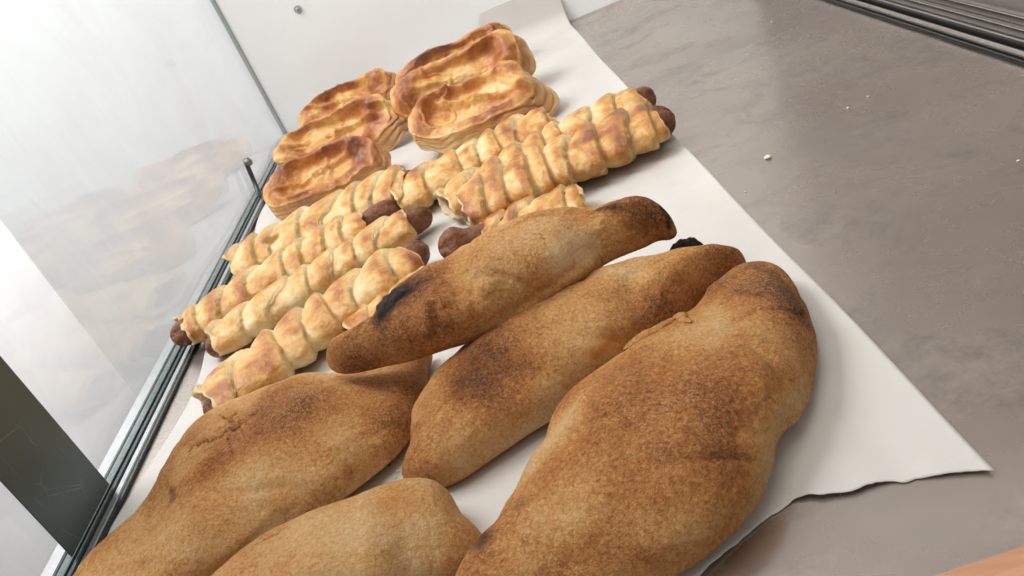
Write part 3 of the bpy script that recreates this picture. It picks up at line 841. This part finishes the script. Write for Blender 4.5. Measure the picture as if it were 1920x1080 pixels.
def roll(label, stations, nw, ext=(0.015, 0.015), sr=0.013, z0=lambda t: 0.002, seed=0, skew=0.9, gold=0.40, soff=(0, 0), hole=None):
    rs = np.random.RandomState(seed + 100)
    C, A, H = fit(stations, tube_profile, z0)
    L = np.r_[0, np.cumsum(np.linalg.norm(np.diff(C, axis=0), axis=1))]; Ltot = L[-1]; L = L / Ltot
    n, k = 340, 112
    u = np.linspace(0, 1, n)
    c = smoothcurve(L, C, u); a = pchip(L, A, u); h = pchip(L, H, u)
    T = np.gradient(c, axis=0); T /= np.linalg.norm(T, axis=1)[:, None]; D = np.stack([-T[:, 1], T[:, 0]], -1)
    th = np.linspace(0, 2 * math.pi, k, endpoint=False)
    px, pz = tube_profile(k)
    zb = np.array([z0(t) for t in u])
    # spiral strip phase
    U_, TH = np.meshgrid(u, th, indexing='ij')
    jit = 0.22 * np.sin(U_ * 9 + seed) + 0.12 * np.sin(U_ * 23 + seed * 3)
    base = np.zeros((n, k, 3)); base[..., :2] = c[:, None] + (a[:, None] * px)[..., None] * D[:, None]; base[..., 2] = zb[:, None] + h[:, None] * pz
    Pb = base.reshape(-1, 3)
    ph = nw * U_ + skew * (-np.cos(TH) * 0.5) + jit + 0.06 * vnoise(Pb, 40, seed).reshape(n, k) + 0.04 * vnoise(Pb, 160, seed + 2).reshape(n, k) + seed * 0.37
    idx = np.floor(ph).astype(int); f = ph - idx
    amp = 0.75 + 0.5 * rs.rand(64)[idx & 63]
    tone = rs.rand(64)[idx & 63]
    cut = 0.86
    g = np.where(f < 0.78, np.sin(np.clip(f / 0.78, 0, 1) * math.pi / 2) ** 0.9, np.cos(np.clip((f - 0.78) / 0.22, 0, 1) * math.pi / 2) ** 1.1)
    drop = np.clip((f - 0.80) / 0.06, 0, 1) * np.clip((1.0 - f) / 0.03, 0, 1)
    steps = 0.016 * np.sign(np.sin(f * 95)) * drop
    ridg = 1 - np.abs(fbm(Pb, 75, 3, seed + 33).reshape(n, k)) * 3
    steps = steps + 0.012 * np.clip(ridg, -0.5, 1)
    rho = 0.80 + steps
    cen = np.zeros((n, k, 3)); cen[..., :2] = c[:, None]; cen[..., 2] = (zb + h * 0.5)[:, None]
    nz = np.sin(TH)
    rho = rho + 0.25 * amp * g * (0.75 + 0.35 * np.clip(nz, -0.3, 1))
    rho = rho + 0.030 * fbm(Pb, 38, 3, seed + 7).reshape(n, k) + 0.02 * fbm(Pb, 130, 3, seed + 8).reshape(n, k)
    rho = rho * (1 - 0.13 * np.exp(-(np.minimum(U_, 1 - U_) * Ltot / 0.006) ** 2))
    V = cen + (base - cen) * rho[..., None]
    V[..., 2] = np.maximum(V[..., 2], zb[:, None] * 0.8 + 0.0004)
    seam = np.exp(-((f - 0.92) / 0.07) ** 2) + 0.25 * np.exp(-(f / 0.06) ** 2) + 0.25 * np.clip(-nz, 0, 1)
    nse = fbm(Pb, 55, 4, seed + 12).reshape(n, k)
    seam = seam * np.clip(0.75 + 1.2 * nse, 0.1, 1.1)
    gd = gold + 0.05 + 0.20 * np.exp(-((f - 0.60) / 0.24) ** 2) * (0.5 + 0.7 * amp) * (0.6 + 0.6 * np.clip(nz, 0, 1)) + 0.16 * (tone - 0.5) + 0.42 * nse - 0.10 * np.clip(-nz + 0.1, 0, 1)
    # ends folded in: extra rings
    endring = np.minimum(U_, 1 - U_) * Ltot
    gd = gd + 0.16 * np.exp(-(endring / 0.006) ** 2)
    rings = []; ga_, sa_ = [], []
    T3 = np.concatenate([T, np.zeros((n, 1))], 1)
    def endrings(i, sg):
        wob = 0.003 * vnoise(V[i] + 3, 120, seed + 20)[:, None]
        out = []
        for (sc, off) in ((0.97, 0.0014), (0.90, 0.0018), (0.80, 0.0006), (0.70, -0.004), (0.64, -0.012), (0.60, -0.03)):
            R_ = cen[i] + (V[i] - cen[i]) * sc + sg * T3[i] * (off) + sg * T3[i] * wob * (1 if off > -0.001 else 0)
            out.append(R_)
        return out
    # ragged ends
    for e, sg in ((0, -1), (n - 1, 1)):
        wob = 0.0028 * vnoise(V[e], 90, seed + 20)
        for j in range(14):
            i = j if e == 0 else n - 1 - j
            V[i] += sg * T3[e] * (wob * (1 - j / 14) ** 2)[:, None]
    E0 = endrings(0, -1)[::-1]; E1 = endrings(n - 1, 1)
    allr = np.concatenate([np.array(E0), V, np.array(E1)], 0)
    ne = len(E0)
    z_ = np.zeros((ne, k))
    gd = np.concatenate([z_ + 0.15, gd, z_ + 0.15]); seam = np.concatenate([z_ + 0.9, seam, z_ + 0.9])
    mid = c[n // 2]
    root = empty('sausage_roll', (float(mid[0]), float(mid[1]), float(zb[n // 2])))
    tag(root, label, 'sausage roll', 'puff pastry sausage rolls stacked across the paper')
    P = allr.reshape(-1, 3)
    gdf = gd.reshape(-1); smf = seam.reshape(-1)
    if hole is not None:
        pt = hit(P, [hole[0]])[0]
        dd = np.linalg.norm((P - pt) * np.array([0.8, 1, 1]), axis=1)
        gg = np.exp(-(dd / hole[1]) ** 4)
        cf = np.concatenate([np.repeat(cen[:1], ne, 0), cen, np.repeat(cen[-1:], ne, 0)], 0).reshape(-1, 3)
        P = P - (P - cf) * (gg * 0.45)[:, None]
        smf = smf + 0.6 * np.exp(-((dd - hole[1]) / 0.003) ** 2)
    make('pastry', P, grid_faces(len(allr), k), PUFF, root, attrs=dict(gold=np.clip(gdf, -0.2, 1), seam=np.clip(smf, 0, 1)))
    s0 = np.array([*c[0], zb[0] + h[0] * 0.5 + soff[0]]); s1 = np.array([*c[-1], zb[-1] + h[-1] * 0.5 + soff[1]])
    d = T3[n // 2]
    sausage(root, s0 - T3[0] * ext[0], s1 + T3[-1] * ext[1], sr, seed * 1.3)
    return root

def seg(F0, F1, wpx, n=5, bend=0.0, h=None, w1=None, hk=0.74):
    """straight stack of outline stations from the far outline F0..F1 with a perpendicular thickness"""
    F0 = np.array(F0, float); F1 = np.array(F1, float); w1 = w1 or wpx
    d = (F1 - F0); d /= np.linalg.norm(d); m_ = np.array([-d[1], d[0]])
    if m_[1] < 0: m_ = -m_
    out = []
    for i in range(n):
        t = i / (n - 1); p = F0 + (F1 - F0) * t - m_ * bend * math.sin(math.pi * t)
        wv = wpx + (w1 - wpx) * t
        q = (p + m_ * wv / 2)
        px_m = depth(un(q[0], q[1], 0.025)) / F_PX
        out.append((tuple(p), tuple(p + m_ * wv), hk * wv * px_m))
    return out

# right group (three in view and one mostly hidden)
roll('sausage roll at the back of the right pile, shorter, against the big oval pastry', seg((726, 345), (1010, 196), 76, bend=2, hk=.8), 6.5, (0.004, 0.004), 0.011, seed=1, gold=.36)
roll('middle sausage roll of the right pile, its sausage peeping out at the far right', seg((822, 352), (1175, 158), 80, bend=4, hk=.85), 8, (0.000, 0.022), 0.015, seed=2, z0=lambda t: 0.006, gold=.36)
roll('thick sausage roll with a stubby split sausage end reaching over the paper edge', seg((848, 350), (1205, 188), 104, bend=2, w1=98, hk=.8), 8, (0.002, 0.022), 0.018, seed=3, z0=lambda t: 0.003, gold=.46, soff=(-.006, -.002))
roll('torn sausage roll mostly hidden under the top calzone, dark sausage end at its left', seg((896, 412), (1076, 336), 84, n=4, hk=.8), 3, (0.042, 0.0), 0.0185, seed=4, gold=.42, soff=(.008, -.006))
# left group
roll('sausage roll at the back of the left pile with a hole showing its sausage', seg((420, 470), (742, 306), 76, bend=5, w1=84, hk=.8), 7, (0.000, 0.018), 0.013, seed=5, gold=.28, hole=((508, 450), 0.0085))
roll('second sausage roll of the left pile, its sausage poking past the rail', seg((332, 590), (660, 392), 74, bend=4, hk=.85), 7, (0.016, 0.044), 0.0136, seed=6, z0=lambda t: 0.003, gold=.30)
roll('third sausage roll of the left pile, ending in a pointed pastry flap', seg((384, 612), (745, 390), 74, bend=2, hk=.85), 7, (0.010, 0.028), 0.0136, seed=7, z0=lambda t: 0.003, gold=.33, soff=(-.004, 0))
roll('widest sausage roll at the front of the left pile, against the lower left calzone', seg((370, 716), (738, 452), 106, bend=4, w1=92, hk=.78), 6.5, (0.010, 0.024), 0.0136, seed=8, z0=lambda t: 0.0025, gold=.36, soff=(-.006, 0))
roll('sausage roll almost covered by the left end of the top calzone', seg((640, 592), (815, 486), 76, n=4, hk=.7), 3.5, (0.0, 0.0), 0.011, seed=9, gold=.36)

# ------------------------------------------------------------------ oval open pastries
def boat(label, p0, p1, W, T_, tilt, seed=0, zl=0.004, zr=0.004, gold=0.5, pinch=0.3, hollow=0.5, flare=0.16, group='glazed oval pastries at the far end of the paper', peaks=(), nearrim=0.35, foff=0.15):
    """p0, p1: where the ends of the lower long edge rest; tilt: degrees the open face leans up from lying flat"""
    A0 = un(*p0, zl); A1 = un(*p1, zr)
    ax = A1 - A0; Ln = np.linalg.norm(ax); ax /= Ln
    back = np.array([-ax[1], ax[0], 0]); back /= np.linalg.norm(back)
    t = math.radians(tilt)
    wv = back * math.cos(t) + np.array([0, 0, 1]) * math.sin(t)      # across the face, from lower to upper edge
    nv = np.cross(ax, wv); nv /= np.linalg.norm(nv)
    if nv[2] < 0: nv = -nv
    cen = (A0 + A1) / 2 + wv * W / 2 
    k = 220
    th = np.linspace(0, 2 * math.pi, k, endpoint=False)
    ex = np.sign(np.cos(th)) * np.abs(np.cos(th)) ** 0.82; ey = np.sign(np.sin(th)) * np.abs(np.sin(th)) ** 0.86
    rs = np.random.RandomState(seed)
    pk = 0
    for (pa, pm) in peaks:
        pk = pk + pm * 0.30 * np.exp(-(np.angle(np.exp(1j * (th - pa))) / 0.38) ** 2)
    wob = 1 + pk + 0.035 * np.sin(2 * th + rs.rand() * 6) + 0.03 * np.sin(3 * th + rs.rand() * 6) + 0.014 * np.sin(7 * th + rs.rand() * 6)
    rows = []; gold_a = []; seam_a = []
    nr = 74
    for r in np.linspace(0.0, 1.0, nr):
        rim = math.exp(-((r - 0.84) / 0.13) ** 2)
        rimth = 1 + 0.30 * np.sin(2 * th + seed) + 0.20 * np.sin(3 * th + seed * 2.3) + 0.12 * np.sin(7 * th + seed)
        fold = 0.10 * np.exp(-((np.mod(th - seed * 1.7, 2 * math.pi) - 3.1) / 0.12) ** 2)
        zc = T_ * (0.62 - hollow * 0.5 * (1 - min(r / 0.78, 1) ** 4) + (0.27 * rimth * (0.80 + nearrim * np.sin(th)) + fold) * rim)
        zc = zc + T_ * 0.10 * (1 - min(r / .6, 1)) * np.cos(th) 
        zc = zc + T_ * 0.20 * np.exp(-((0.55 * ex * r * math.cos(seed) - ey * r + foff) / 0.13) ** 2) * (1 - r ** 6)
        for (pa, pm) in peaks:
            dth = np.angle(np.exp(1j * (th - pa)))
            zc = zc + T_ * pm * 0.5 * np.exp(-(dth / 0.45) ** 2) * r ** 3
        inn = 1 - pinch * 0.5 * math.sin(math.pi * min(r, 1)) * (0.5 + 0.5 * np.cos(2 * th + seed))
        rows.append((r * wob * inn, zc, 'top', r))
    nwall = 44
    for i in range(1, nwall):
        s = i / nwall
        side = np.clip(0.45 + 0.6 * np.cos(th + 0.6), 0, 1)
        stp = s * 3.0 + 0.7 * np.sin(th * 1 + seed) + 0.45 * np.sin(3 * th + seed * 2) + 0.2 * np.sin(8 * th + seed) + 1
        fr_ = stp - np.floor(stp)
        bul = flare * side * (s * 4 - 0 + 0.5 * np.clip(fr_ * 1.6, 0, 1)) / 4.0 + 0.026 * np.sin(fr_ * math.pi) ** 0.7 * math.sin(s * math.pi) ** 0.3 - 0.02
        rows.append(((1 + bul - 0.10 * max(0, s - 0.85)) * wob, T_ * (0.62 - 0.62 * s + 0 * th), 'wall', s))
    for r in np.linspace(0.9, 0.02, 12):
        rows.append((r * wob, 0 * th, 'bot', r))
    V = np.zeros((len(rows), k, 3)); g = np.zeros((len(rows), k)); sm = np.zeros((len(rows), k))
    for i, (r, zc, kd, q_) in enumerate(rows):
        V[i] = cen + (ex * r)[:, None] * ax * Ln / 2 + (ey * r)[:, None] * wv * W / 2 + np.asarray(zc)[:, None] * nv
        if kd == 'top':
            g[i] = gold - 0.20 + 0.34 * math.exp(-((q_ - 0.84) / 0.13) ** 2) + 0.14 * math.exp(-((q_ - 0.68) / 0.06) ** 2)
        elif kd == 'wall':
            g[i] = gold + 0.02 - 0.22 * q_ + 0.10 * np.sin(q_ * 22 + 1.2 * np.sin(th * 2 + seed) + 0.8 * np.sin(5 * th)); sm[i] = 0.15 + 0.25 * q_
        else:
            g[i] = gold
    P = V.reshape(-1, 3)
    nrm = normals(V).reshape(-1, 3)
    rdg = np.clip(1 - np.abs(fbm(P, 30, 2, seed + 61)) * 5, 0, 1)
    P = P + nv * (0.0095 * fbm(P, 24, 2, seed + 3) + 0.0030 * rdg + 0.0012 * fbm(P, 90, 3, seed + 4))[:, None] + np.sign(1) * nrm * (0.0010 * fbm(P, 120, 3, seed + 6))[:, None]
    gg = g.reshape(-1) + 0.50 * fbm(P, 28, 3, seed + 9)
    P[:, 2] = np.maximum(P[:, 2], 0.0018)
    F_ = grid_faces(len(rows), k).tolist(); F_.append(list(range((len(rows) - 1) * k, len(rows) * k)))
    o = make('oval_pastry', P, F_, BOAT, None, attrs=dict(gold=np.clip(gg, 0, 1), seam=np.clip(sm.reshape(-1), 0, 1)))
    # move origin to the base
    b = Vector(((A0 + A1) / 2).tolist()); o.data.transform(Matrix.Translation(-b)); o.location = b
    tag(o, label, 'oval pastry', group)
    return o

boat('rearmost oval pastry of the right stack, only its dark upper rim showing', (765, 200), (965, 122), .066, .026, 56, 1, gold=.64, hollow=.12, peaks=((0.75, 0.9),))
boat('second oval pastry of the right stack, wide browned face leaning on the rearmost', (764, 266), (990, 178), .090, .034, 44, 2, gold=.58, hollow=.18, peaks=((0.7, 0.8), (0.05, 0.3)))
boat('oval pastry at the front of the right stack with a golden open centre', (792, 312), (1028, 224), .080, .042, 26, 3, gold=.47, flare=.26, hollow=.18, peaks=((1.0, 0.5),))
boat('rearmost oval pastry of the left stack, with a peaked upper rim', (572, 262), (740, 208), .062, .028, 44, 4, gold=.58, flare=.2, hollow=.12, peaks=((0.8, 1.0),))
boat('middle oval pastry of the left stack with a smooth rounded right end', (534, 340), (745, 276), .062, .038, 34, 5, gold=.52, flare=.26, hollow=.08, peaks=((0.9, 0.9),))
boat('oval pastry at the front of the left stack, dark browned left rim', (507, 424), (725, 344), .070, .036, 26, 6, gold=.56, hollow=.22, peaks=((0.9, 0.3),))

# ------------------------------------------------------------------ crumbs
def crumb(u, v, r, label, group, material=CRUMB, z=0.0):
    c = un(u, v, z)
    k = 10; V = []; rs = np.random.RandomState(int(u * 7 + v))
    for i in range(1, 6):
        ph = math.pi * i / 6
        for j in range(k):
            t = 2 * math.pi * j / k; rr = r * (0.75 + 0.5 * rs.rand())
            V.append((c[0] + rr * math.sin(ph) * math.cos(t), c[1] + rr * math.sin(ph) * math.sin(t) * 0.8, z + r * 0.45 + rr * 0.45 * math.cos(ph)))
    F_ = grid_faces(5, k).tolist(); F_.append(list(range(k))[::-1]); F_.append(list(range(4 * k, 5 * k)))
    o = make('crumb', V, F_, material, None)
    b = Vector((c[0], c[1], z)); o.data.transform(Matrix.Translation(-b)); o.location = b
    tag(o, label, 'crumb', group)
crumb(1440, 297, 0.0032, 'largest pale crumb on the bare steel, right of the thick sausage end', 'crumbs on the steel shelf')
for (u, v, r, l) in ((1628, 182, .0018, 'right one of the close pair of small crumbs in the middle of the steel'), (1590, 203, .0016, 'left one of the close pair of small crumbs in the middle of the steel'),
                  (1725, 127, .0012, 'tiny crumb on the steel close below the door track'), (1910, 302, .0016, 'small crumb on the steel at the right border of the photo'),
                  (1398, 360, .0013, 'tiny crumb on the steel just below the largest crumb'),
                  (1447, 42, .0022, 'pale crumb on the steel near the back panel at the top')):
    crumb(u, v, r * 0.7, l, 'crumbs on the steel shelf')
BRC = simple('brown_crumb', (0.22, 0.10, 0.03), 0.7, 0, 0.3, 500)
crumb(746, 884, .0010, 'yellowish crumb on the paper beside the tip of the middle calzone', 'crumbs on the paper', CRUMB, 0.0016)
crumb(742, 896, .0008, 'smaller yellowish crumb on the paper just above the bottom calzone', 'crumbs on the paper', CRUMB, 0.0016)
crumb(730, 873, .0008, 'tiny brown crumb on the paper left of the middle calzone', 'crumbs on the paper', BRC, 0.0016)
